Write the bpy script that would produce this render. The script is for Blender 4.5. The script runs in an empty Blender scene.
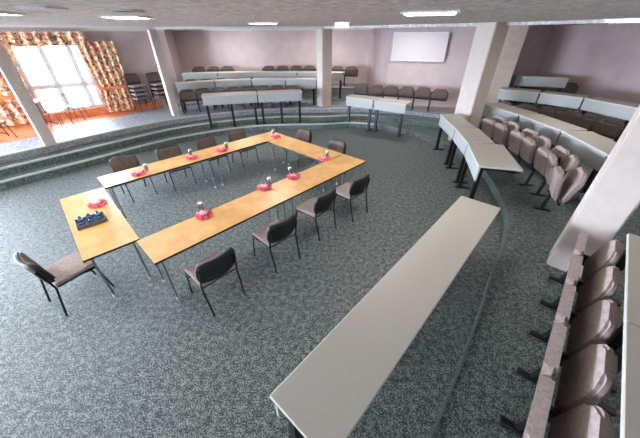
import bpy, bmesh, math, random
from mathutils import Matrix, Vector
random.seed(4)
PI = math.pi
C = bpy.context.scene.collection
sc = bpy.context.scene
V = Vector
ORD = ['first', 'second', 'third', 'fourth', 'fifth', 'sixth', 'seventh', 'eighth', 'ninth', 'tenth', 'eleventh', 'twelfth', 'thirteenth']

# ------------------------------------------------------------------ materials
def lin(c):
    return tuple(((x / 255) / 12.92 if x / 255 <= .04045 else ((x / 255 + .055) / 1.055) ** 2.4) for x in c) + (1,)

def mat(name, col, rough=.6, metal=0, var=0, scale=20, col2=None, bump=0, bscale=80, emit=None, estr=0, spec=.5, detail=3, coords='Object'):
    m = bpy.data.materials.new(name); m.use_nodes = True
    nt = m.node_tree; b = nt.nodes['Principled BSDF']
    b.inputs['Roughness'].default_value = rough; b.inputs['Metallic'].default_value = metal
    b.inputs['Specular IOR Level'].default_value = spec
    b.inputs['Base Color'].default_value = lin(col)
    tc = nt.nodes.new('ShaderNodeTexCoord')
    if col2 is not None or var:
        n = nt.nodes.new('ShaderNodeTexNoise'); n.inputs['Scale'].default_value = scale; n.inputs['Detail'].default_value = detail
        nt.links.new(tc.outputs[coords], n.inputs['Vector'])
        r = nt.nodes.new('ShaderNodeValToRGB')
        a = lin(col); c2 = lin(col2) if col2 else tuple(min(1, x * (1 + var)) for x in a[:3]) + (1,)
        if not col2: a = tuple(x * (1 - var) for x in a[:3]) + (1,)
        r.color_ramp.elements[0].color = a; r.color_ramp.elements[1].color = c2
        r.color_ramp.elements[0].position = .35; r.color_ramp.elements[1].position = .65
        nt.links.new(n.outputs['Fac'], r.inputs['Fac']); nt.links.new(r.outputs['Color'], b.inputs['Base Color'])
    if bump:
        n2 = nt.nodes.new('ShaderNodeTexNoise'); n2.inputs['Scale'].default_value = bscale
        nt.links.new(tc.outputs[coords], n2.inputs['Vector'])
        bp = nt.nodes.new('ShaderNodeBump'); bp.inputs['Strength'].default_value = bump; bp.inputs['Distance'].default_value = .01
        nt.links.new(n2.outputs['Fac'], bp.inputs['Height']); nt.links.new(bp.outputs['Normal'], b.inputs['Normal'])
    if emit:
        b.inputs['Emission Color'].default_value = lin(emit); b.inputs['Emission Strength'].default_value = estr
    return m

def carpet(name, dark, mid, light):
    m = mat(name, mid, rough=.62, spec=.5); nt = m.node_tree; b = nt.nodes['Principled BSDF']
    tc = nt.nodes.new('ShaderNodeTexCoord')
    v = nt.nodes.new('ShaderNodeTexNoise'); v.inputs['Scale'].default_value = 75; v.inputs['Detail'].default_value = 2
    w = nt.nodes.new('ShaderNodeTexNoise'); w.inputs['Scale'].default_value = 17; w.inputs['Detail'].default_value = 4
    nt.links.new(tc.outputs['Object'], v.inputs['Vector']); nt.links.new(tc.outputs['Object'], w.inputs['Vector'])
    mx = nt.nodes.new('ShaderNodeMath'); mx.operation = 'MULTIPLY_ADD'; mx.inputs[1].default_value = .3
    nt.links.new(w.outputs['Fac'], mx.inputs[0])
    m2 = nt.nodes.new('ShaderNodeMath'); m2.operation = 'MULTIPLY'; m2.inputs[1].default_value = .7
    nt.links.new(v.outputs['Fac'], m2.inputs[0]); nt.links.new(m2.outputs[0], mx.inputs[2])
    r = nt.nodes.new('ShaderNodeValToRGB')
    e = r.color_ramp.elements
    e[0].position = .41; e[0].color = lin(dark); e[1].position = .59; e[1].color = lin(light)
    x = e.new(.5); x.color = lin(mid)
    nt.links.new(mx.outputs[0], r.inputs['Fac']); nt.links.new(r.outputs['Color'], b.inputs['Base Color'])
    return m

def floral(name):
    m = mat(name, (200, 150, 110), rough=.9, spec=.1); nt = m.node_tree; b = nt.nodes['Principled BSDF']
    tc = nt.nodes.new('ShaderNodeTexCoord')
    v = nt.nodes.new('ShaderNodeTexVoronoi'); v.inputs['Scale'].default_value = 16
    nt.links.new(tc.outputs['Object'], v.inputs['Vector'])
    sp = nt.nodes.new('ShaderNodeSeparateColor'); nt.links.new(v.outputs['Color'], sp.inputs['Color'])
    r = nt.nodes.new('ShaderNodeValToRGB'); r.color_ramp.interpolation = 'CONSTANT'
    e = r.color_ramp.elements
    cols = [(0, (240, 214, 176)), (.25, (216, 146, 100)), (.42, (246, 228, 200)), (.6, (196, 98, 92)), (.7, (228, 180, 130)), (.86, (120, 138, 132)), (.93, (132, 84, 62))]
    e[0].position = 0; e[0].color = lin(cols[0][1]); e[1].position = cols[1][0]; e[1].color = lin(cols[1][1])
    for p, c in cols[2:]:
        q = e.new(p); q.color = lin(c)
    nt.links.new(sp.outputs['Red'], r.inputs['Fac']); nt.links.new(r.outputs['Color'], b.inputs['Base Color'])
    return m

def glass_mat(name, tint=(235, 245, 248), refl=.08):
    m = bpy.data.materials.new(name); m.use_nodes = True; nt = m.node_tree
    for n in list(nt.nodes): nt.nodes.remove(n)
    o = nt.nodes.new('ShaderNodeOutputMaterial'); mx = nt.nodes.new('ShaderNodeMixShader')
    t = nt.nodes.new('ShaderNodeBsdfTransparent'); g = nt.nodes.new('ShaderNodeBsdfGlossy')
    t.inputs['Color'].default_value = lin(tint); g.inputs['Roughness'].default_value = .05
    mx.inputs['Fac'].default_value = refl
    nt.links.new(t.outputs[0], mx.inputs[1]); nt.links.new(g.outputs[0], mx.inputs[2]); nt.links.new(mx.outputs[0], o.inputs['Surface'])
    return m

M = dict(
    carpet=carpet('floor_carpet', (36, 44, 44), (80, 90, 89), (148, 156, 154)),
    stepc=carpet('step_carpet', (36, 46, 46), (76, 90, 88), (130, 142, 138)),
    platc=carpet('platform_carpet', (96, 98, 102), (140, 142, 146), (192, 194, 196)),
    nosing_lit=mat('window_lit_nosing', (176, 186, 182), rough=.7, var=.08, scale=30),  # window light on the stair treads, put into the colour
    nosing=mat('nosing', (100, 110, 108), rough=.6, var=.08, scale=30),
    wall=mat('mauve_plaster', (198, 180, 180), rough=.9, var=.06, scale=3, bump=.1, bscale=120),
    wall_shade=mat('mauve_plaster_shaded', (184, 166, 168), rough=.9, var=.06, scale=3, bump=.1, bscale=120),  # same plaster, shade of the return walls put into the colour
    ceil=mat('fissured_ceiling_tile', (190, 182, 178), rough=.95, col2=(236, 230, 226), scale=14, detail=8, bump=.5, bscale=60),
    white=mat('white_paint', (226, 222, 218), rough=.6, var=.03, scale=6),
    column=mat('cream_column_paint', (202, 189, 181), rough=.7, var=.04, scale=8, bump=.05),
    pier=mat('taupe_paint', (176, 160, 146), rough=.8, var=.06, scale=8),
    orange=mat('orange_timber', (196, 104, 62), rough=.45, col2=(222, 140, 92), scale=9),
    winframe=mat('grey_window_frame', (226, 226, 226), rough=.4, var=.03),
    glass=glass_mat('window_glass', (245, 250, 255), .05),
    tumbler=glass_mat('clear_glass', (232, 240, 244), .22),
    floral=floral('floral_fabric'),
    wood=mat('honey_beech', (220, 166, 100), rough=.34, col2=(238, 188, 124), scale=6, detail=6, spec=.8),
    woodedge=mat('dark_edge_band', (52, 38, 26), rough=.5, var=.1),
    lam=mat('greige_laminate', (190, 184, 175), rough=.5, var=.025, scale=40),
    lamw=mat('pale_laminate_panel', (164, 166, 164), rough=.5, var=.04, scale=20),
    lamedge=mat('laminate_edge', (226, 220, 210), rough=.5, var=.03),
    black=mat('black_steel', (16, 18, 20), rough=.4, var=.2),
    blackp=mat('black_plastic', (24, 27, 27), rough=.5, var=.25, scale=60),
    steel=mat('grey_steel', (122, 126, 130), rough=.35, metal=.3, var=.08),
    chrome=mat('bright_foot_cap', (220, 224, 228), rough=.3, var=.04),
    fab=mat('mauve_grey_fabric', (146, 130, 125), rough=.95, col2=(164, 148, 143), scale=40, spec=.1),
    fabd=mat('brown_grey_and_shaded_fabric', (84, 74, 70), rough=.95, col2=(118, 106, 100), scale=60, spec=.1),  # own brown on chair backs, painted shade on tier seats
    fabs=mat('taupe_seat_fabric', (150, 134, 130), rough=.95, col2=(186, 170, 166), scale=60, spec=.1),
    red=mat('red_paper', (214, 80, 102), rough=.7, col2=(232, 128, 146), scale=16),
    pink=mat('pink_paper', (232, 150, 166), rough=.7, var=.05),
    tray=mat('charcoal_tray', (96, 102, 112), rough=.4, var=.15, scale=40),
    water=glass_mat('bottle_plastic', (206, 224, 240), .15),
    blue=mat('blue_cap', (40, 84, 140), rough=.4, var=.1),
    lamp=mat('lamp_diffuser', (250, 250, 246), rough=.5, emit=(255, 248, 238), estr=34, var=.01),
    signw=mat('lit_sign_face', (245, 245, 240), rough=.5, emit=(255, 250, 245), estr=1.2, var=.01),
    board=mat('whiteboard_face', (214, 206, 212), rough=.35, var=.02),
    terrace=mat('pale_paving', (190, 188, 182), rough=.9, var=.1, scale=4),
)

# ------------------------------------------------------------------ mesh helpers
def box(bm, lo, hi, mx=None, bev=0, seg=1):
    lo = V(lo); hi = V(hi); c = (lo + hi) / 2; d = hi - lo
    r = bmesh.ops.create_cube(bm, size=1, matrix=Matrix.Translation(c) @ Matrix.Diagonal((d.x, d.y, d.z, 1)))
    vs = r['verts']
    if bev:
        es = list({e for v in vs for e in v.link_edges})
        rr = bmesh.ops.bevel(bm, geom=es, offset=min(bev, min(d) * .49), segments=seg, affect='EDGES', profile=.5)
        vs = list({v for f in rr['faces'] for v in f.verts} | {v for v in vs if v.is_valid})
    if mx is not None:
        bmesh.ops.transform(bm, matrix=mx, verts=vs)
    return vs

def tube(bm, pts, r, n=8, closed_ends=True):
    pts = [V(p) for p in pts]; rings = []
    for i, p in enumerate(pts):
        if i == 0: t = pts[1] - p
        elif i == len(pts) - 1: t = p - pts[i - 1]
        else: t = (pts[i + 1] - p).normalized() + (p - pts[i - 1]).normalized()
        t.normalize()
        a = V((0, 0, 1)) if abs(t.z) < .9 else V((1, 0, 0))
        u = t.cross(a).normalized(); w = t.cross(u).normalized()
        rings.append([bm.verts.new(p + (u * math.cos(2 * PI * k / n) + w * math.sin(2 * PI * k / n)) * r) for k in range(n)])
    for a, b in zip(rings, rings[1:]):
        for k in range(n):
            bm.faces.new((a[k], a[(k + 1) % n], b[(k + 1) % n], b[k]))
    bm.faces.new(rings[0][::-1]); bm.faces.new(rings[-1])

def lathe(bm, prof, n=16, c=(0, 0)):
    rings = [[bm.verts.new((c[0] + r * math.cos(2 * PI * k / n), c[1] + r * math.sin(2 * PI * k / n), z)) for k in range(n)] for r, z in prof]
    for a, b in zip(rings, rings[1:]):
        for k in range(n): bm.faces.new((a[k], a[(k + 1) % n], b[(k + 1) % n], b[k]))
    bm.faces.new(rings[0][::-1]); bm.faces.new(rings[-1])

def prism(bm, poly, z0, z1):
    a = [bm.verts.new((x, y, z0)) for x, y in poly]; b = [bm.verts.new((x, y, z1)) for x, y in poly]
    n = len(poly)
    for i in range(n): bm.faces.new((a[i], a[(i + 1) % n], b[(i + 1) % n], b[i]))
    bm.faces.new(a[::-1]); bm.faces.new(b)

def obj(name, bm, m, parent=None, smooth=False):
    bmesh.ops.recalc_face_normals(bm, faces=bm.faces)
    me = bpy.data.meshes.new(name); bm.to_mesh(me); bm.free()
    me.materials.append(M[m] if isinstance(m, str) else m)
    if smooth:
        for p in me.polygons: p.use_smooth = True
    o = bpy.data.objects.new(name, me); C.objects.link(o)
    if parent: o.parent = parent
    return o

def B(): return bmesh.new()
def boxobj(name, lo, hi, m, parent=None, bev=0, seg=1, mx=None):
    bm = B(); box(bm, lo, hi, mx, bev, seg); return obj(name, bm, m, parent)

def tag(o, label, cat, group=None):
    o['label'] = label; o['category'] = cat
    if group: o['group'] = group
    return o

def thing(name, label, cat, loc=(0, 0, 0), rz=0, group=None):
    o = bpy.data.objects.new(name, None); C.objects.link(o); o.empty_display_size = .1
    o.location = loc; o.rotation_euler = (0, 0, rz)
    return tag(o, label, cat, group)

def struct(o):
    o['kind'] = 'structure'; return o

def dup(root, loc, rz, label, group=None):
    r = root.copy(); C.objects.link(r); r.location = loc; r.rotation_euler = (0, 0, rz); r['label'] = label
    if group: r['group'] = group
    for ch in list(root.children):
        c = ch.copy(); C.objects.link(c); c.parent = r
        for g in list(ch.children):
            d = g.copy(); C.objects.link(d); d.parent = c
    return r

def smoothline(pts, n=6):
    P = [V((x, y, 0)) for x, y in pts]; out = []
    for i in range(len(P) - 1):
        p0 = P[max(i - 1, 0)]; p1 = P[i]; p2 = P[i + 1]; p3 = P[min(i + 2, len(P) - 1)]
        for k in range(n):
            t = k / n
            q = .5 * ((2 * p1) + (p2 - p0) * t + (2 * p0 - 5 * p1 + 4 * p2 - p3) * t * t + (3 * p1 - p0 - 3 * p2 + p3) * t ** 3)
            out.append((q.x, q.y))
    out.append(pts[-1]); return out

def walk(pts, s):
    """point and unit tangent at arc length s of a polyline"""
    P = [V((x, y, 0)) for x, y in pts]
    for a, b in zip(P, P[1:]):
        L = (b - a).length
        if s <= L: return a + (b - a) * (s / L), (b - a).normalized()
        s -= L
    return P[-1] + (P[-1] - P[-2]).normalized() * s, (P[-1] - P[-2]).normalized()

def length(pts):
    return sum((V((*b, 0)) - V((*a, 0))).length for a, b in zip(pts, pts[1:]))

# ------------------------------------------------------------------ the setting
CZ = 3.10
X0, X1, Y0, Y1 = -14, 12.5, -4.0, 15.5
struct(boxobj('floor', (X0, Y0, -.2), (X1, Y1, 0), 'carpet'))

# inner edges of the rising carpeted tiers, from the near right end round the back to the left
E1 = [(-1.2, -1.7), (.0, -.15), (.88, .85), (1.74, 1.89), (2.39, 2.75), (3.01, 3.54), (3.42, 4.25), (3.85, 5.6), (4.0, 6.9), (3.8, 8.0), (3.15, 9.2), (2.1, 10.1), (1.1, 10.4), (.2, 10.25), (-1.0, 10.2), (-2.2, 10.05), (-3.4, 9.55), (-4.5, 8.8), (-5.3, 7.95), (-5.95, 7.1), (-6.55, 6.35), (-7.19, 5.6), (-8.1, 4.4), (-9.4, 2.6), (-11.5, -.3), (-14, -3.6)]
E2 = [(.4, -1.0), (1.72, .44), (3.3, 2.18), (4.3, 3.35), (5.05, 4.5), (5.3, 5.9), (5.25, 7.3), (4.95, 8.6), (4.2, 9.4), (3.0, 10.25), (1.6, 10.8), (.2, 10.65), (-1.0, 10.65), (-2.3, 10.45), (-3.6, 9.95), (-4.7, 9.25), (-5.6, 8.25), (-6.25, 7.4), (-6.85, 6.65), (-7.45, 5.9), (-8.4, 4.7), (-9.7, 2.9), (-11.8, 0), (-14, -2.9)]
E3 = [(2.8, -1.2), (4.5, .8), (6.2, 2.9), (7.2, 4.6), (7.6, 6.5), (7.35, 8.0), (6.7, 8.95), (5.9, 9.5), (4.8, 9.9), (3.4, 10.8), (1.8, 11.2), (.2, 11.2), (-1.0, 11.2), (-2.4, 11.0), (-3.75, 10.45), (-4.9, 9.75), (-5.9, 8.7), (-6.55, 7.85), (-7.15, 7.0), (-7.72, 6.2), (-8.7, 5.0), (-10, 3.2), (-12.1, .3), (-14, -2.2)]
def tier(name, line, z0, z1, m, close, mo='nosing'):
    L = smoothline(line, 5)
    bm = B(); prism(bm, L + close, z0, z1)
    o = struct(obj(name, bm, m))
    for part in (0, 1): nosing(L, part, z1)
    return o
def nosing(L, part, z1):                         # stair edging painted pale as window-lit treads, dull and thin along the seats
    bm = B()
    cut = next(i for i, q in enumerate(L) if q[0] < 2.3 and q[1] > 8) if max(q[1] for q in L) > 8 and L[-1][0] < -10 else len(L) - 1
    L = L[:cut + 1] if part == 0 else L[cut:]
    if len(L) < 2: bm.free(); return
    wd = .02 if part == 0 else .075
    P = [V((x, y, 0)) for x, y in L]; inn = []; outw = []
    for i, p in enumerate(P):
        t = (P[min(i + 1, len(P) - 1)] - P[max(i - 1, 0)]).normalized(); n = V((t.y, -t.x, 0))
        inn.append((p.x - n.x * .006, p.y - n.y * .006)); outw.append((p.x + n.x * wd, p.y + n.y * wd))
    for i in range(len(P) - 1):
        vs = []
        for zz in (z1 - .03, z1 + .006):
            vs.append([bm.verts.new((*q, zz)) for q in (inn[i], inn[i + 1], outw[i + 1], outw[i])])
        a, b = vs
        bm.faces.new(b); bm.faces.new((a[0], a[1], b[1], b[0])); bm.faces.new((b[2], b[3], a[3], a[2]))
    struct(obj('trim_1', bm, ('nosing', 'nosing_lit')[part]))
CL = [(X0, Y1), (X1, Y1), (X1, Y0)]
tier('floor_step', E1, 0, .17, 'stepc', CL + [(-1.2, Y0)])
tier('floor_step', E2, .17, .34, 'stepc', CL + [(.4, Y0)])
tier('floor_step', E3, .34, .51, 'platc', CL + [(2.8, Y0)])
# back block tiers, right block tiers
E4 = [(2.4, 11.5), (1.4, 11.75), (-.1, 12.05), (-2.8, 12.15), (-4.2, 11.6), (-5.35, 11.0)]
E5 = [(2.4, 12.3), (1.4, 12.5), (-.5, 12.9), (-3, 12.9), (-4.6, 12.75), (-5.65, 12.45)]
tier('floor_step', E4, .51, .68, 'platc', [(-5.7, 12.4), (-6.1, 14.2), (2.3, 14.2)])
tier('floor_step', E5, .68, 1.0, 'platc', [(-6.1, 14.2), (2.3, 14.2)])
E6 = [(9.7, 5.2), (8.9, 8.6), (8.2, 9.85), (6.95, 10.5)]
tier('floor_step', E6, .51, .70, 'platc', [(8.2, 11.8), (9.7, 9.9), (11.5, 6.5)])

bm = B(); prism(bm, [(X0, Y0), (X1, Y0), (X1, Y1), (X0, Y1)], CZ, CZ + .15)
struct(obj('ceiling', bm, 'ceil'))

def wall(name, a, b, m='wall', z0=0, z1=CZ, th=.14):
    a = V((*a, 0)); b = V((*b, 0)); t = (b - a).normalized(); n = V((-t.y, t.x, 0))  # the room lies to the right of a->b
    bm = B(); prism(bm, [tuple(p[:2]) for p in (a, b, b + n * th, a + n * th)], z0, z1)
    return struct(obj(name, bm, m))
WE = V((-5.75, 12.38, 0)); WL = V((-.766, -.643, 0))
def W(s, off=0):                                      # along the window wall from its inner corner; off = metres into the room
    n = V((.643, -.766, 0)); p = WE + WL * s + n * off
    return (p.x, p.y)
G0, G1, GB, GT = 2.72, 4.42, .76, 2.68                # glazing
H0, H1 = 7.0, 9.3                                     # unseen window added for more daylight, past the left edge of the view
wall('wall_left', W(9.6), W(H1)); wall('wall_left', W(H0), W(G1))
wall('wall_left', W(H1), W(H0), z1=GB); wall('wall_left', W(H1), W(H0), z0=GT)
wall('wall_left', W(G0), W(0))
wall('wall_left', W(G1), W(G0), z1=GB)
wall('wall_left', W(G1), W(G0), z0=GT)
wall('wall_left', W(0), (-6.1, 14.0), 'wall_shade')
wall('wall_back', (-6.1, 13.95), (2.2, 13.95))
wall('wall_back', (2.17, 13.95), (2.65, 12.0), 'wall_shade')
wall('wall_back', (2.65, 12.0), (6.3, 10.8))
wall('wall_right', (6.3, 10.8), (8.2, 11.65), 'wall_shade')
wall('wall_right', (8.2, 11.65), (9.6, 9.75))
wall('wall_right', (9.6, 9.75), (11.6, 6.4))
wall('wall_right', (11.6, 6.4), (11.6, Y0))
wall('wall_front', (11.6, Y0), (X0 + .5, Y0), 'white')
wall('wall_left', (X0 + .5, Y0), (X0 + .5, -1.6)); wall('wall_left', (X0 + .5, 4.6), (X0 + .5, 5.95)); wall('wall_left', (X0 + .5, 5.95), W(9.6))
wall('wall_left', (X0 + .5, -1.6), (X0 + .5, 4.6), z1=GB); wall('wall_left', (X0 + .5, -1.6), (X0 + .5, 4.6), z0=GT)
def strip(name, a, b, z0, z1, d, m):
    a = V((*a, 0)); b = V((*b, 0)); t = (b - a).normalized(); n = V((t.y, -t.x, 0))
    bm = B(); prism(bm, [tuple(p[:2]) for p in (a, b, b + n * d, a + n * d)], z0, z1)
    return struct(obj(name, bm, m))
strip('trim_2', W(9.6), W(0), 3.0, CZ, .09, 'white')
strip('trim_3', (-6.1, 13.95), (2.2, 13.95), 3.02, CZ, .08, 'white')
strip('trim_4', (-6.4, 9.3), (-5.0, 10.25), 3.03, CZ, .2, 'white')
strip('trim_5', (-5.0, 10.25), (.2, 11.6), 3.03, CZ, .2, 'white')
strip('trim_6', (.2, 11.6), (4.45, 8.35), 3.03, CZ, .2, 'ceil')
strip('trim_7', (4.6, 8.35), (6.4, 5.6), 3.04, CZ, .2, 'ceil')
board_fill_lamp = (3.0, 10.25)
strip('baseboard_left', W(7.0), W(.9), .51, GB - .02, .16, 'orange')

# glazed doors: frame, mullions, transom and one pane
def wbox(bm, s0, s1, o0, o1, z0, z1):
    prism(bm, [W(s0, o0), W(s1, o0), W(s1, o1), W(s0, o1)], z0, z1)
def window(name, label, a, b, ms):
    w1 = thing(name, label, 'window'); w1['kind'] = 'structure'
    bm = B()
    for s in (a, *ms, b):
        wbox(bm, s - .075, s + .075, -.1, -.02, GB, GT)
    wbox(bm, a, b, -.1, -.02, GB, GB + .07); wbox(bm, a, b, -.1, -.02, GT - .07, GT)
    wbox(bm, a, b, -.1, -.02, 1.43, 1.58)
    obj('window_frame', bm, 'winframe', w1)
    bm = B(); wbox(bm, a, b, -.066, -.056, GB, GT); obj('window_pane', bm, 'glass', w1)
window('window_1', 'tall bright glazed window between flowered curtains', G0, G1, (3.02, 3.72))
window('window_2_added', 'added glazed window past the flowered curtains, outside the view', H0, H1, (7.75, 8.5))
w3 = thing('window_3_added', 'added long daylight window outside the picture by the carpeted steps', 'window'); w3['kind'] = 'structure'  # unseen window added to throw daylight in from the left
bm = B()
for k in range(6): box(bm, (X0 + .39, -1.6 + 1.24 * k - (.07 if k else 0), GB), (X0 + .47, -1.6 + 1.24 * k + (.07 if k < 5 else 0), GT))
box(bm, (X0 + .39, -1.6, GB), (X0 + .47, 4.6, GB + .07)); box(bm, (X0 + .39, -1.6, GT - .07), (X0 + .47, 4.6, GT)); box(bm, (X0 + .39, -1.6, 1.45), (X0 + .47, 4.6, 1.57))
obj('window_frame', bm, 'winframe', w3)
boxobj('window_pane', (X0 + .42, -1.59, GB + .01), (X0 + .43, 4.59, GT - .01), 'glass', w3)
# timber floor along the glazing
bm = B(); prism(bm, [W(.75), W(7.2), (-9.2, 6.3), (-8.35, 7.44), (-7.84, 8.36), (-7.12, 9.88), (-6.75, 10.8)], .509, .516); struct(obj('floor', bm, 'orange'))
struct(boxobj('ground', (-40, -5, -.2), (X0 - .1, 40, .3), 'terrace'))
struct(boxobj('ground', (X0 - .1, Y1 + .1, -.2), (5, 40, .3), 'terrace'))

def cloth(bm, s0, s1, o, z0, z1, amp, waves, pinch=0):
    n = int(waves * 8); th = .02
    rows = [z0, z0 + (z1 - z0) * .35, z0 + (z1 - z0) * .5, z1]
    fac = [1 - pinch * .4, 1 - pinch, 1 - pinch * .7, 1]
    grid = []
    for side in (0, th):
        g = []
        for z, f in zip(rows, fac):
            r = []
            for k in range(n + 1):
                u = k / n; s = s0 + (s1 - s0) * u * f
                r.append(bm.verts.new((*W(s, o + side + amp * math.sin(2 * PI * waves * u)), z)))
            g.append(r)
        grid.append(g)
    for g in grid:
        for a, b in zip(g, g[1:]):
            for k in range(n): bm.faces.new((a[k], a[k + 1], b[k + 1], b[k]))
    for i in range(3):
        for k in (0, n):
            bm.faces.new((grid[0][i][k], grid[0][i + 1][k], grid[1][i + 1][k], grid[1][i][k]))
    for i in (0, 3):
        for k in range(n):
            bm.faces.new((grid[0][i][k], grid[0][i][k + 1], grid[1][i][k + 1], grid[1][i][k]))
def curtain(s0, s1, label, pinch):
    t = thing('curtain', label, 'curtain', group='flowered curtains at the window')
    bm = B(); cloth(bm, s0, s1, .2, .56, 2.72, .05, 5, pinch); obj('drape', bm, 'floral', t)
    sm = s0 + (s1 - s0) * (1 - pinch) * .5
    bm = B(); wbox(bm, s0 - .02 if s1 > s0 else s0 + .02, s0 + (s1 - s0) * (1 - pinch) + (.03 if s1 > s0 else -.03), .12, .29, 1.3, 1.4); obj('tieback', bm, 'orange', t)
curtain(1.75, 2.78, 'orange flowered curtain hanging beside the mauve wall, the wider one in full view', .12)
curtain(5.9, 4.36, 'orange flowered curtain partly hidden by the cream column in front', .1)
t = thing('pelmet', 'gathered flowered pelmet stretched across the top of the window', 'pelmet')
bm = B(); cloth(bm, 2.5, 6.8, .26, 2.64, 3.0, .035, 16); obj('valance', bm, 'floral', t)
bm = B(); wbox(bm, 2.45, 6.85, .09, .3, 2.97, 2.995); obj('pelmet_board', bm, 'white', t)

# columns, given by bearing of their left, front and right corners
def col(azl, azm, azr, d, z0, side=None, m='column', z1=CZ):
    a = math.radians(azm); F = V((math.sin(a), math.cos(a), 0)) * d
    la = d * math.radians(azm - azl); ra = d * math.radians(azr - azm); s = math.hypot(la, ra)
    v = V((math.sin(a), math.cos(a), 0)); l = V((-v.y, v.x, 0))
    ca, sa = la / s, ra / s                     # left side runs off at an angle from the line of sight
    dl = l * ca + v * sa; dr = -l * sa + v * ca
    bm = B(); prism(bm, [tuple(p[:2]) for p in (F, F + dl * s, F + (dl + dr) * s, F + dr * s)], z0, z1)
    bmesh.ops.bevel(bm, geom=[e for e in bm.edges if abs(e.verts[0].co.z - e.verts[1].co.z) > .5], offset=.018, segments=2, affect='EDGES')
    return struct(obj('column', bm, m))
col(-45.65, -45.5, -44.1, 9.95, .51)
col(-27.3, -26.95, -25.9, 11.35, .51)
col(-.5, .6, 2.4, 11.35, .51)
col(25.1, 27.9, 29.8, 8.95, .17)
col(47.75, 48.2, 53.8, 4.3, .17)
col(29.75, 29.8, 32.2, 12.0, .51, m='pier')

# ceiling lamps and small ceiling fittings
def lamp(x, y, rz, label):
    t = thing('ceiling_light', label, 'ceiling light', (x, y, CZ), rz, 'square ceiling lights')
    bm = B()
    for lo, hi in (((-.31, -.31, -.02), (.31, -.28, .0)), ((-.31, .28, -.02), (.31, .31, .0)), ((-.31, -.28, -.02), (-.28, .28, 0)), ((.28, -.28, -.02), (.31, .28, 0))):
        box(bm, lo, hi)
    obj('frame', bm, 'white', t)
    boxobj('diffuser', (-.28, -.28, -.012), (.28, .28, -.001), 'lamp', t)
    return t
lamp(-2.5, 4.45, .1, 'square lit ceiling panel over the table with the tray').scale = (.75, .75, 1)
lamp(-1.2, 7.35, .1, 'small bright ceiling panel over the far corner of the wooden tables')
lamp(1.3, 4.0, -.35, 'long bright ceiling panel over the open carpet before the mauve wall board')
lamp(5.75, 6.2, .3, 'lit ceiling panel above the tiers by the broad near column')
lamp(-3.42, 3.5, .1, 'lit ceiling panel in the corner above the curtained window').scale = (.75, .75, 1)
for i, (x, y) in enumerate([(-6.5, .5), (6.2, 1.6), (-9.2, 4.2), (-6.6, 2.9), (8.8, 3.6), (-4.2, 1.2), (6.0, -1.5), (9.2, .5)]):  # unseen panels added to brighten the room
    lamp(x, y, .1, ORD[i] + ' added fill light panel behind the viewpoint')
t = thing('exit_sign', 'white lit box sign hanging from the ceiling before the middle column', 'sign', (.47, 6.85, CZ), -.07)
boxobj('housing', (-.15, -.03, -.115), (.15, .03, -.01), 'white', t, .006)
boxobj('sign_face', (-.135, -.036, -.105), (.135, -.031, -.02), 'signw', t)
boxobj('mount', (-.04, -.02, -.012), (.04, .02, 0), 'white', t)
def vent(x, y, rz, label):
    t = thing('ceiling_vent', label, 'vent', (x, y, CZ), rz, 'ceiling vents')
    bm = B()
    for k in range(5): box(bm, (-.1, -.11 + k * .05, -.012), (.1, -.085 + k * .05, -.001))
    obj('slat', bm, 'tray', t)
    bm = B(); box(bm, (-.12, -.14, -.014), (.12, -.12, 0)); box(bm, (-.12, .12, -.014), (.12, .14, 0)); box(bm, (-.12, -.14, -.014), (-.1, .14, 0)); box(bm, (.1, -.14, -.014), (.12, .14, 0)); obj('frame', bm, 'white', t)
vent(-2.35, 2.95, .1, 'dark ceiling vent near the curtained window corner')
vent(-1.88, 3.36, .1, 'dark ceiling vent between the lit panels')

for i, x in enumerate((-3.6, .3)):  # panels added out of sight behind the beam to light the back
    lamp(x, 12.4, .05, ORD[i] + ' added fill panel hidden over the top back tier, counted from the mauve corner')
lamp(*board_fill_lamp, -.3, 'added fill panel hidden before the white board')  # added behind the beam to brighten the board
# white board on the mauve wall
t = thing('whiteboard', 'plain white board fixed high on the mauve wall beyond the tiers', 'whiteboard', (3.6, 11.64, 2.48), -.318)
boxobj('board_face', (-.9, -.075, -.41), (.9, -.05, .41), 'board', t)
bm = B()
for lo, hi in (((-.93, -.08, -.44), (.93, -.05, -.41)), ((-.93, -.08, .41), (.93, -.05, .44)), ((-.93, -.08, -.41), (-.9, -.05, .41)), ((.9, -.08, -.41), (.93, -.05, .41))): box(bm, lo, hi)
obj('frame', bm, 'white', t)

# ------------------------------------------------------------------ long tier desks
def desk(pts, zt, label, zf, depth=.5, legs=2, panel=.3, rear=True, group='long pale desks of the tiers', zr=None):
    """pts: the two front corners (towards the middle of the room), left to right seen from the middle"""
    a = V((*pts[0], 0)); b = V((*pts[1], 0)); t = (b - a); L = t.length; rz = math.atan2(t.y, t.x)
    th = thing('tier_desk', label, 'desk', (a.x, a.y, zf), rz, group)
    h = zt - zf
    boxobj('desktop', (.004, 0, h - .035), (L - .004, depth, h), 'lam', th, .006)
    if panel: boxobj('front_panel', (.02, .02, h - panel), (L - .02, .045, h - .036), 'lamw', th)
    xs = [.12 + (L - .24) * k / (legs - 1) for k in range(legs)]
    for x in xs:
        bm = B(); box(bm, (x - .04, .05, 0), (x + .04, .12, h - .036)); box(bm, (x - .025, .12, h - .1), (x + .025, depth - .06, h - .036))
        box(bm, (x - .03, .0, 0), (x + .03, .3, .03))
        obj('leg', bm, 'black', th)
    return th
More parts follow.
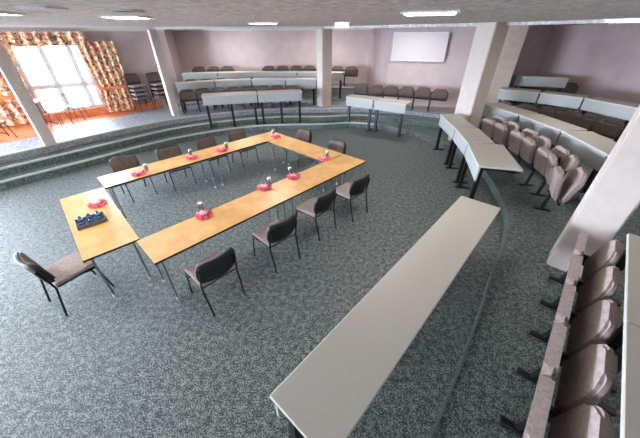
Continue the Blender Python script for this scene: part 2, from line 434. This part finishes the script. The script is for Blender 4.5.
# front row
desk([(2.07, 3.51), (-.345, .845)], .93, 'long empty pale desk in the near foreground running towards the camera', 0, depth=.52, legs=4, panel=.3)
D2 = [(3.32, 8.05), (3.2, 6.65), (3.06, 5.6), (2.83, 4.55)]
names = ['end by the mauve wall', 'middle', 'end by the near long desk']
desk([(3.42, 8.1), (3.28, 6.75)], 1.0, 'pale front-row desk at the foot of the square cream column', 0, depth=.5, legs=2)
desk([(3.28, 6.74), (3.1, 5.68)], 1.0, 'middle unit of the bent pale front-row desk before the tip-up seats', 0, depth=.55, legs=2)
desk([(3.1, 5.67), (2.74, 4.42)], 1.0, 'pale front-row desk unit ending above the far end of the long foreground desk', 0, depth=.68, legs=2)
desk([(.93, 10.45), (1.8, 9.8)], 1.06, 'pale desk unit on black legs beside the middle column, the unit closer to it', 0, depth=.5, legs=2)
desk([(1.81, 9.79), (2.72, 9.1)], 1.06, 'pale desk unit on black legs under the whiteboard, farther from the middle column', 0, depth=.5, legs=2)
A1, A2, A3 = (-3.87, 9.69), (-2.12, 10.16), (-.58, 10.42)
desk([A1, A2], 1.23, 'front desk of the back tiers over the carpeted steps, unit towards the slim column', .17, depth=.5, legs=3)
desk([A2, A3], 1.23, 'front desk of the back tiers over the carpeted steps, unit towards the middle column', .17, depth=.5, legs=3)
Bl = [(-5.1, 10.75), (-3.9, 11.35), (-2.6, 11.72), (-1.3, 11.78), (-.1, 11.7)]
for i in range(4): desk(Bl[i:i + 2], 1.46, 'pale desk in the second row of the back tiers, %s unit from the slim column' % ORD[i], .51, depth=.42, panel=.34)
Cl = [(-5.4, 12.12), (-4.1, 12.4), (-2.6, 12.5), (-.9, 12.46), (.2, 12.3), (.95, 12.08)]
for i in range(5): desk(Cl[i:i + 2], 1.63, 'pale desk in the top row of the back tiers, %s unit from the mauve corner' % ORD[i], .68, depth=.36, panel=.28)
# right-hand tiers
F2 = [(4.87, 8.65), (5.14, 7.35), (5.2, 5.95), (4.98, 4.55), (4.5, 3.65)]
for i in range(4): desk(F2[i:i + 2], 1.15, 'pale desk behind the folded seats on the side tiers, %s unit from the square column' % ORD[i], .34, depth=.6, panel=.33)
FN = [(3.24, 2.30), (2.23, 1.24), (1.03, -.03)]
for i in range(2): desk(FN[i:i + 2], 1.15, ['pale desk behind the near folded seats, unit beside the broad column', 'pale desk behind the near folded seats, unit farther from the broad column'][i], .34, depth=.6, panel=0)
F3 = [(5.7, 9.48), (6.55, 8.82), (7.2, 8.0), (7.45, 6.7)]
for i in range(3): desk(F3[i:i + 2], 1.42, 'pale desk in the third row up the side tiers, %s unit from the taupe pier' % ORD[i], .51, depth=.5)
F4 = [(6.75, 10.5), (8.15, 9.92)]
desk(F4, 1.66, 'short pale desk in the topmost row of the side tiers by the taupe pier', .7, depth=.45)

# ------------------------------------------------------------------ tip-up seats (front of the seat looks along -Y)
def tipup(name, label, fs, fb, hb=.46, pw=.54, ph=None):
    t = thing(name, label, 'seat', group='tip-up seats of the tiers')
    # backrest: padded, rounded top corners, slightly raked
    def pad(w, h, d, rad):
        bm = B(); n = 6; pr = [(-w / 2, 0), (w / 2, 0)]
        for k in range(n + 1):
            a = PI / 2 * k / n; pr.append((w / 2 - rad + rad * math.cos(a), h - rad + rad * math.sin(a)))
        for k in range(n + 1):
            a = PI / 2 + PI / 2 * k / n; pr.append((-w / 2 + rad + rad * math.cos(a), h - rad + rad * math.sin(a)))
        f = [bm.verts.new((x, -d / 2, z)) for x, z in pr]; g = [bm.verts.new((x, d / 2, z)) for x, z in pr]
        for i in range(len(pr)): bm.faces.new((f[i], f[(i + 1) % len(pr)], g[(i + 1) % len(pr)], g[i]))
        ff = bm.faces.new(f); gg = bm.faces.new(g[::-1])
        bmesh.ops.bevel(bm, geom=list(ff.edges) + list(gg.edges), offset=d * .3, segments=2, affect='EDGES')
        return bm
    bm = pad(.5, hb, .07, .14); bmesh.ops.transform(bm, matrix=Matrix.Translation((0, -.06, .42)) @ Matrix.Rotation(-.2, 4, 'X'), verts=bm.verts)
    obj('backrest', bm, fb, t)
    bm = pad(pw, ph or hb - .08, .08, .05); bmesh.ops.transform(bm, matrix=Matrix.Translation((0, -.17, .43)) @ Matrix.Rotation(.2, 4, 'X'), verts=bm.verts)
    obj('seat', bm, fs, t)
    bm = B(); tube(bm, [(-.27, -.12, .4), (.27, -.12, .4)], .022); box(bm, (-.28, -.2, .36), (-.25, .0, .5)); obj('hinge_bar', bm, 'black', t)
    bm = B(); tube(bm, [(-.275, -.1, .78 if ph else .42), (-.275, -.16, .03)], .03); obj('post', bm, 'black', t)
    bm = B(); box(bm, (-.295, -.29, 0), (-.23, -.02, .03), bev=.008); obj('foot', bm, 'black', t)
    bm = B(); tube(bm, [(-.262, -.05, .43), (-.262, .06, .62)], .016); obj('bracket', bm, 'black', t)
    bm = B(); tube(bm, [(.262, -.05, .43), (.262, .06, .62)], .016); obj('bracket', bm, 'black', t)
    return t
seat_l = tipup('tip_up_seat', 'x', 'fab', 'fab'); seat_d = tipup('tip_up_seat', 'x', 'fabd', 'fabd', .34)  # seat_d: mauve seats of the dim tiers, shade put into darker fabric
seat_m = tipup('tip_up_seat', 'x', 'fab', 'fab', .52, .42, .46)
used = set()
def seat(proto, x, y, z, rz, label):
    if proto.name in used: return dup(proto, (x, y, z), rz, label)
    used.add(proto.name); proto.location = (x, y, z); proto.rotation_euler = (0, 0, rz); proto['label'] = label; return proto
def row(proto, line, off, z, spacing, start, n, label, skip=()):
    """seats along the front of a desk line; off = metres towards the middle of the room"""
    k = 0
    for i in range(n):
        if i in skip: continue
        p, t = walk(line, start + spacing * i)
        nrm = V((t.y, -t.x, 0))
        q = p + nrm * off
        seat(proto, q.x, q.y, z, math.atan2(t.y, t.x), label % ORD[k]); k += 1
row(seat_l, FN, .05, .17, .56, .16, 5, 'mauve-grey tip-up seat along the foreground step, %s from the broad column')
row(seat_m, F2, .5, .17, .63, 1.25, 7, 'mauve-grey tip-up seat behind the bent front-row desk, %s from the square column')
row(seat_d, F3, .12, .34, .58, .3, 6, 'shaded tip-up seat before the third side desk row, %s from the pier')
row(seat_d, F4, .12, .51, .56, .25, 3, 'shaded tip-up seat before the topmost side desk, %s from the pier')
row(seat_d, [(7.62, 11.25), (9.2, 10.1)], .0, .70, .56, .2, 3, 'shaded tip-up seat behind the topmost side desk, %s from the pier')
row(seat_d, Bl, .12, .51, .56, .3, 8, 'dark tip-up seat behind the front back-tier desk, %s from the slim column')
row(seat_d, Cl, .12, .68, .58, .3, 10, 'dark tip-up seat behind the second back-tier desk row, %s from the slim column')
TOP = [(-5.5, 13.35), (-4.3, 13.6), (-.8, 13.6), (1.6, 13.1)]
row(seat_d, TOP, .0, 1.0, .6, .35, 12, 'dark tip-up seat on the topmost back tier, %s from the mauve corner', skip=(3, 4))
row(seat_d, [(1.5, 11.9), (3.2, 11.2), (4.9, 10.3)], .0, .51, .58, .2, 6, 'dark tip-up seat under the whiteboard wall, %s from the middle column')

# ------------------------------------------------------------------ stacking chairs round the wooden tables (facing -Y)
def make_chair():
    t = thing('conference_chair', 'x', 'chair', group='black-framed chairs around the wooden tables')
    def shell(w, h, d, curve):
        bm = B(); nx, nz = 8, 4; g = []
        for s in (0, 1):
            gg = []
            for j in range(nz + 1):
                v = j / nz; r = []
                for i in range(nx + 1):
                    u = i / nx * 2 - 1
                    ww = w / 2 * (1 - .12 * (2 * v - 1) ** 4)
                    hz = h * v * (1 - .05 * u ** 4)
                    r.append(bm.verts.new((u * ww, d * s - curve * u * u, hz)))
                gg.append(r)
            g.append(gg)
        for gg in g:
            for j in range(nz):
                for i in range(nx): bm.faces.new((gg[j][i], gg[j][i + 1], gg[j + 1][i + 1], gg[j + 1][i]))
        for j in range(nz):
            for i in (0, nx): bm.faces.new((g[0][j][i], g[0][j + 1][i], g[1][j + 1][i], g[1][j][i]))
        for i in range(nx):
            for j in (0, nz): bm.faces.new((g[0][j][i], g[0][j][i + 1], g[1][j][i + 1], g[1][j][i]))
        return bm
    T = Matrix.Translation((0, .2, .5)) @ Matrix.Rotation(-.2, 4, 'X')
    bm = shell(.5, .33, .03, .05); bmesh.ops.transform(bm, matrix=T @ Matrix.Translation((0, .02, 0)), verts=bm.verts); bk = obj('backrest', bm, 'blackp', t, True)
    bm = shell(.46, .29, .025, .05); bmesh.ops.transform(bm, matrix=T @ Matrix.Translation((0, -.006, .02)), verts=bm.verts); p = obj('back_cushion', bm, 'fabd', bk, True)
    bm = B(); box(bm, (-.235, -.24, .425), (.235, .2, .475), bev=.022, seg=2); obj('seat', bm, 'fabs', t)
    bm = B(); box(bm, (-.225, -.23, .405), (.225, .19, .424)); obj('seat_frame', bm, 'black', t)
    for s in (-1, 1):
        bm = B(); tube(bm, [(s * .225, .29, 0), (s * .235, .21, .42), (s * .235, .225, .52), (s * .22, .27, .72)], .0125); obj('leg', bm, 'black', t)
        bm = B(); tube(bm, [(s * .235, -.27, 0), (s * .235, -.21, .41), (s * .235, -.1, .415)], .0125); obj('leg', bm, 'black', t)
    return t
ch0 = make_chair(); ch_used = []
def chair(x, y, rz, label, z=0, group=None):
    if not ch_used:
        ch_used.append(1); ch0.location = (x, y, z); ch0.rotation_euler = (0, 0, rz); ch0['label'] = label; return ch0
    return dup(ch0, (x, y, z), rz, label, group)
aA = math.atan2(2.99, 2.84)                      # direction of the long tables
# near long side: chairs face the table, that is up-left in plan
fr = [(-1.42, 2.55, .02), (-.72, 3.28, -.03), (-.12, 4.02, .05), (.52, 4.6, -.02)]
lab = ['black chair at the near wooden table, closest to the tray', 'black chair at the near wooden table, second from the tray',
       'black chair at the near wooden table, third from the tray', 'black chair at the near wooden table, by its far corner']
for (x, y, d), l in zip(fr, lab): chair(x + .04, y - .03, aA + PI + d, l)
rr = [(-3.92, 5.3), (-3.24, 5.82), (-2.62, 6.5), (-2.0, 7.05)]
for i, (x, y) in enumerate(rr): chair(x, y, aA + (.05, -.04, .03, -.02)[i], ['chair behind the back wooden table beside the steps, at the glaring pale table end', 'chair behind the back wooden table beside the steps, second from the glaring end', 'chair behind the back wooden table beside the steps, third from the glaring end', 'chair behind the back wooden table beside the steps, nearest the far corner'][i])
for i, (x, y) in enumerate([(-.55, 7.1), (.27, 6.2)]): chair(x, y, aA - PI / 2 + .03, ['chair at the short far end of the tables, nearer the steps', 'chair at the short far end of the tables, nearer the open carpet'][i])
chair(-3.22, 2.54, 2.62, 'lone black chair with grey seat pulled out at the end of the tray table')
# stacks on the platform
for s, (x, y) in enumerate([(-6.62, 11.0), (-6.0, 11.35)]):
    for k in range(4):
        chair(x + .0 * k, y, -2.2 + PI + PI / 2 * 0, '%s chair from the floor in the chair stack %s' % (ORD[k], ['nearer the flowered curtain', 'against the slim cream column'][s]), .51 + .135 * k, 'stacked chairs on the platform')

# ------------------------------------------------------------------ wooden tables
def table(a, b, depth, label):
    """a, b: outer top corners; the table lies to the left of a->b"""
    a = V((*a, 0)); b = V((*b, 0)); t = b - a; L = t.length
    th = thing('conference_table', label, 'table', (a.x, a.y, 0), math.atan2(t.y, t.x), 'wooden tables set in a rectangle')
    tp = boxobj('tabletop', (.003, .003, .715), (L - .003, depth - .003, .74), 'wood', th)
    bm = B(); e = .002
    box(bm, (0, -.001, .712), (L, .003, .737)); box(bm, (0, depth - .003, .712), (L, depth + .001, .737)); box(bm, (0, .003, .712), (.003, depth - .003, .737)); box(bm, (L - .003, .003, .712), (L, depth - .003, .737))
    obj('edge_band', bm, 'woodedge', tp)
    bm = B(); box(bm, (.1, .06, .675), (L - .1, .09, .714)); box(bm, (.1, depth - .09, .675), (L - .1, depth - .06, .714)); box(bm, (.08, .06, .675), (.11, depth - .06, .714)); box(bm, (L - .11, .06, .675), (L - .08, depth - .06, .714))
    obj('underframe', bm, 'steel', th)
    for x in (.09, L - .09):
        for y in (.075, depth - .075):
            bm = B(); tube(bm, [(x, y, .69), (x, y, .03)], .013); l = obj('leg', bm, 'steel', th)
            bm = B(); tube(bm, [(x, y, .04), (x, y, 0)], .02); obj('foot_cap', bm, 'chrome', l)
    return th
P1 = V((-1.89, 2.31)); P2 = V((.95, 5.3)); u = (P2 - P1).normalized(); n = V((-u.y, u.x))
mid = P1 + (P2 - P1) * .5
table(P1, mid, .6, 'wooden table in the near row, unit with its corner by the tray table')
table(mid, P2, .6, 'wooden table in the near row, unit reaching the far sunlit corner')
Q1 = V((-1.27, 7.43)); Q2 = V((-4.08, 4.6)); qm = (Q1 + Q2) / 2
table(Q1, qm, .59, 'wooden table along the steps, unit at the far corner')
table(qm, Q2, .59, 'wooden table along the steps, unit whitened by window glare at its end')
n2 = V((-(Q2 - Q1).normalized().y, (Q2 - Q1).normalized().x))
r1 = P2 + n * .61; r2 = Q1 + n2 * .6
table(r1, r2, .6, 'wooden table closing the far short side of the rectangle')
table((-4.14, 3.80), (-2.74, 2.36), .6, 'wooden table across the near short end, carrying the charcoal tray')

# ------------------------------------------------------------------ things on the tables
TZ = .741
def petal_napkin(x, y, rz, label):
    t = thing('paper_napkin', label, 'napkin', (x, y, TZ), rz, 'red paper napkins on the tables')
    bm = B(); N = 10                              # a fanned napkin: a low pleated star with a thick folded foot
    for k in range(N):
        a = 2 * PI * k / N; m = Matrix.Rotation(a, 4, 'Z')
        vs = [m @ V(p) for p in ((.0, -.012, .0), (.115, -.034, .002), (.13, 0, .045), (.115, .034, .002), (0, .012, 0), (0, 0, .05))]
        w = [bm.verts.new(p) for p in vs]
        for f in ((0, 1, 2, 5), (5, 2, 3, 4), (0, 4, 3, 1), (1, 3, 2), (0, 5, 4)): bm.faces.new([w[i] for i in f])
    obj('folded_fan', bm, 'red', t)
    bm = B(); lathe(bm, [(.05, .03), (.06, .052), (.02, .06)], 12); obj('fold_centre', bm, 'pink', t)
    return t
def glass(x, y, label):
    t = thing('drinking_glass', label, 'glass', (x, y, TZ), 0, 'upturned glasses beside the napkins')
    bm = B(); lathe(bm, [(.028, 0), (.032, .006), (.036, .13), (.034, .132), (.03, .012), (.005, .01)], 16); obj('tumbler', bm, 'tumbler', t, True)
    bm = B(); lathe(bm, [(.0285, .007), (.031, .085), (.004, .086)], 16); obj('water', bm, 'water', t)
    bm = B(); lathe(bm, [(.037, .1325), (.037, .137), (.01, .142)], 16); obj('paper_lid', bm, 'white', t)
it = [(-3.4, 3.62, 'on the tray table'), (-3.36, 4.72, 'at the glaring end of the table along the steps'), (-2.68, 5.5, 'second along the table beside the steps'), (-2.18, 5.95, 'third along the table beside the steps'),
      (-1.66, 3.3, 'on the near table, closest to the tray table'), (-.93, 4.13, 'midway along the near table'), (-.47, 4.55, 'on the near table past its middle'), (.1, 5.4, 'at the inner far corner of the near table'), (-1.1, 6.9, 'in the far corner by the steps')]
for i, (x, y, w) in enumerate(it):
    petal_napkin(x, y, i * .7, 'red fanned paper napkin ' + w)
    d = V((-.71, .7)) * .0 + V((.08 if i % 2 else -.1, .17))
    if i: glass(x + d.x * .8, y + d.y * .9 if i in (1, 2, 3, 8) else y + .13, 'covered glass by the napkin ' + w)
t = thing('tray', 'charcoal tray of small bottles lying on the end wooden table', 'tray', (-3.17, 3.15, TZ), aA - .05)
boxobj('tray_base', (-.16, -.11, 0), (.16, .11, .02), 'tray', t, .004)
bm = B()
for lo, hi in (((-.17, -.12, 0), (.17, -.105, .06)), ((-.17, .105, 0), (.17, .12, .06)), ((-.17, -.105, 0), (-.155, .105, .06)), ((.155, -.105, 0), (.17, .105, .06))): box(bm, lo, hi, bev=.004)
obj('tray_rim', bm, 'tray', t)
mx = Matrix.Translation((-3.17, 3.15, 0)) @ Matrix.Rotation(aA - .05, 4, 'Z')
k = 0
bot = None
for j in range(2):
    for i in range(3):
        p = mx @ V((-.1 + .1 * i, -.05 + .1 * j, 0)); lb = '%s blue-capped bottle along the %s row of the charcoal tray' % (ORD[i], ['carpet-facing', 'window-facing'][j])
        if bot is None:
            bot = thing('water_bottle', lb, 'bottle', (p.x, p.y, TZ + .021), 0, 'blue-capped bottles in the tray')
            bm = B(); lathe(bm, [(.03, 0), (.034, .01), (.034, .05), (.016, .072), (.014, .08)], 14); obj('bottle_body', bm, 'water', bot, True)
            bm = B(); lathe(bm, [(.021, .076), (.021, .094), (.017, .096)], 12); obj('cap', bm, 'blue', bot)
            bm = B(); lathe(bm, [(.0348, .03), (.0348, .045)], 14); obj('bottle_label', bm, 'blue', bot)
        else: dup(bot, (p.x, p.y, TZ + .021), i * .4, lb)

# ------------------------------------------------------------------ bistro furniture by the window
def bistro(x, y, label):
    t = thing('bistro_table', label, 'table', (x, y, .51), .4, 'white bistro tables by the window')
    bm = B(); lathe(bm, [(.34, .7), (.36, .705), (.36, .73), (.34, .735)], 28); obj('tabletop', bm, 'white', t)
    bm = B(); tube(bm, [(0, 0, .03), (0, 0, .7)], .025); obj('post', bm, 'black', t)
    for k in range(3):
        a = k * 2 * PI / 3
        bm = B(); tube(bm, [(0, 0, .12), (.3 * math.cos(a), .3 * math.sin(a), .012)], .014); obj('leg', bm, 'black', t)
bistro(-8.75, 9.05, 'round white table on black legs before the bright window')
bistro(-9.35, 7.95, 'round white table on black legs at the picture edge past the leaning column')
def bistro_chair(x, y, rz, label):
    t = thing('bistro_chair', label, 'chair', (x, y, .51), rz, 'white-seated wire chairs by the window')
    bm = B(); lathe(bm, [(.18, .44), (.2, .45), (.2, .47), (.17, .48)], 20); obj('seat', bm, 'white', t)
    bm = B(); tube(bm, [(-.17, .16, .46), (-.17, .22, .7), (-.1, .24, .84), (.1, .24, .84), (.17, .22, .7), (.17, .16, .46)], .012); tube(bm, [(0, .18, .46), (0, .24, .84)], .008); tube(bm, [(-.08, .18, .46), (-.06, .24, .84)], .008); tube(bm, [(.08, .18, .46), (.06, .24, .84)], .008); obj('backrest', bm, 'black', t)
    for sx, sy in ((-1, -1), (1, -1), (-1, 1), (1, 1)):
        bm = B(); tube(bm, [(sx * .13, sy * .13, .45), (sx * .2, sy * .2, 0)], .012); obj('leg', bm, 'black', t)
bistro_chair(-8.08, 8.85, 1.4, 'black wire chair with white seat beside the table before the window')
bistro_chair(-8.15, 9.72, 3.4, 'black wire chair tucked between the round table and the glazing')
bistro_chair(-8.75, 7.6, 1.2, 'black wire chair with white seat at the edge of the picture by the steps')

# ------------------------------------------------------------------ light, camera
w = bpy.data.worlds.new('sky'); sc.world = w; w.use_nodes = True
bg = w.node_tree.nodes['Background']; bg.inputs['Color'].default_value = lin((236, 243, 255)); bg.inputs['Strength'].default_value = 120
def area(name, loc, rot, sx, sy, power, col=(1, 1, 1)):
    l = bpy.data.lights.new(name, 'AREA'); l.shape = 'RECTANGLE'; l.size = sx; l.size_y = sy; l.energy = power; l.color = col
    o = bpy.data.objects.new(name, l); C.objects.link(o); o.location = loc; o.rotation_euler = rot; return o
# daylight coming in through the glazing: a portal that guides the sky's light
for a, b in ((G0, G1), (H0, H1)):
    wc = W((a + b) / 2, -.12)
    p = area('window_daylight', (wc[0], wc[1], (GB + GT) / 2), (0, 0, 0), b - a, GT - GB, 1)
    p.rotation_euler = V((.643, -.766, 0)).to_track_quat('-Z', 'Z').to_euler(); p.data.cycles.is_portal = True
p = area('window_daylight', (X0 + .36, 1.5, (GB + GT) / 2), (0, -PI / 2, 0), GT - GB, 6.2, 1); p.data.cycles.is_portal = True

cam = bpy.data.cameras.new('camera'); cam.sensor_width = 36; cam.sensor_fit = 'HORIZONTAL'; cam.lens = 36 * 274.58 / 640; cam.clip_start = .02
co = bpy.data.objects.new('camera', cam); C.objects.link(co)
th, ro = .59399, -.006333
r = V((1, 0, 0)); up = V((0, math.sin(th), math.cos(th))); f = V((0, math.cos(th), -math.sin(th)))
r2 = r * math.cos(ro) + up * math.sin(ro); u2 = up * math.cos(ro) - r * math.sin(ro)
m = Matrix((r2, u2, -f)).transposed().to_4x4(); m.translation = (0, 0, 2.9)
co.matrix_world = m; sc.camera = co
sc.view_settings.view_transform = 'Standard'; sc.view_settings.look = 'None'; sc.view_settings.gamma = 1; sc.view_settings.exposure = .36
sc.cycles.use_denoising = True
sc.cycles.max_bounces = 8; sc.cycles.diffuse_bounces = 5
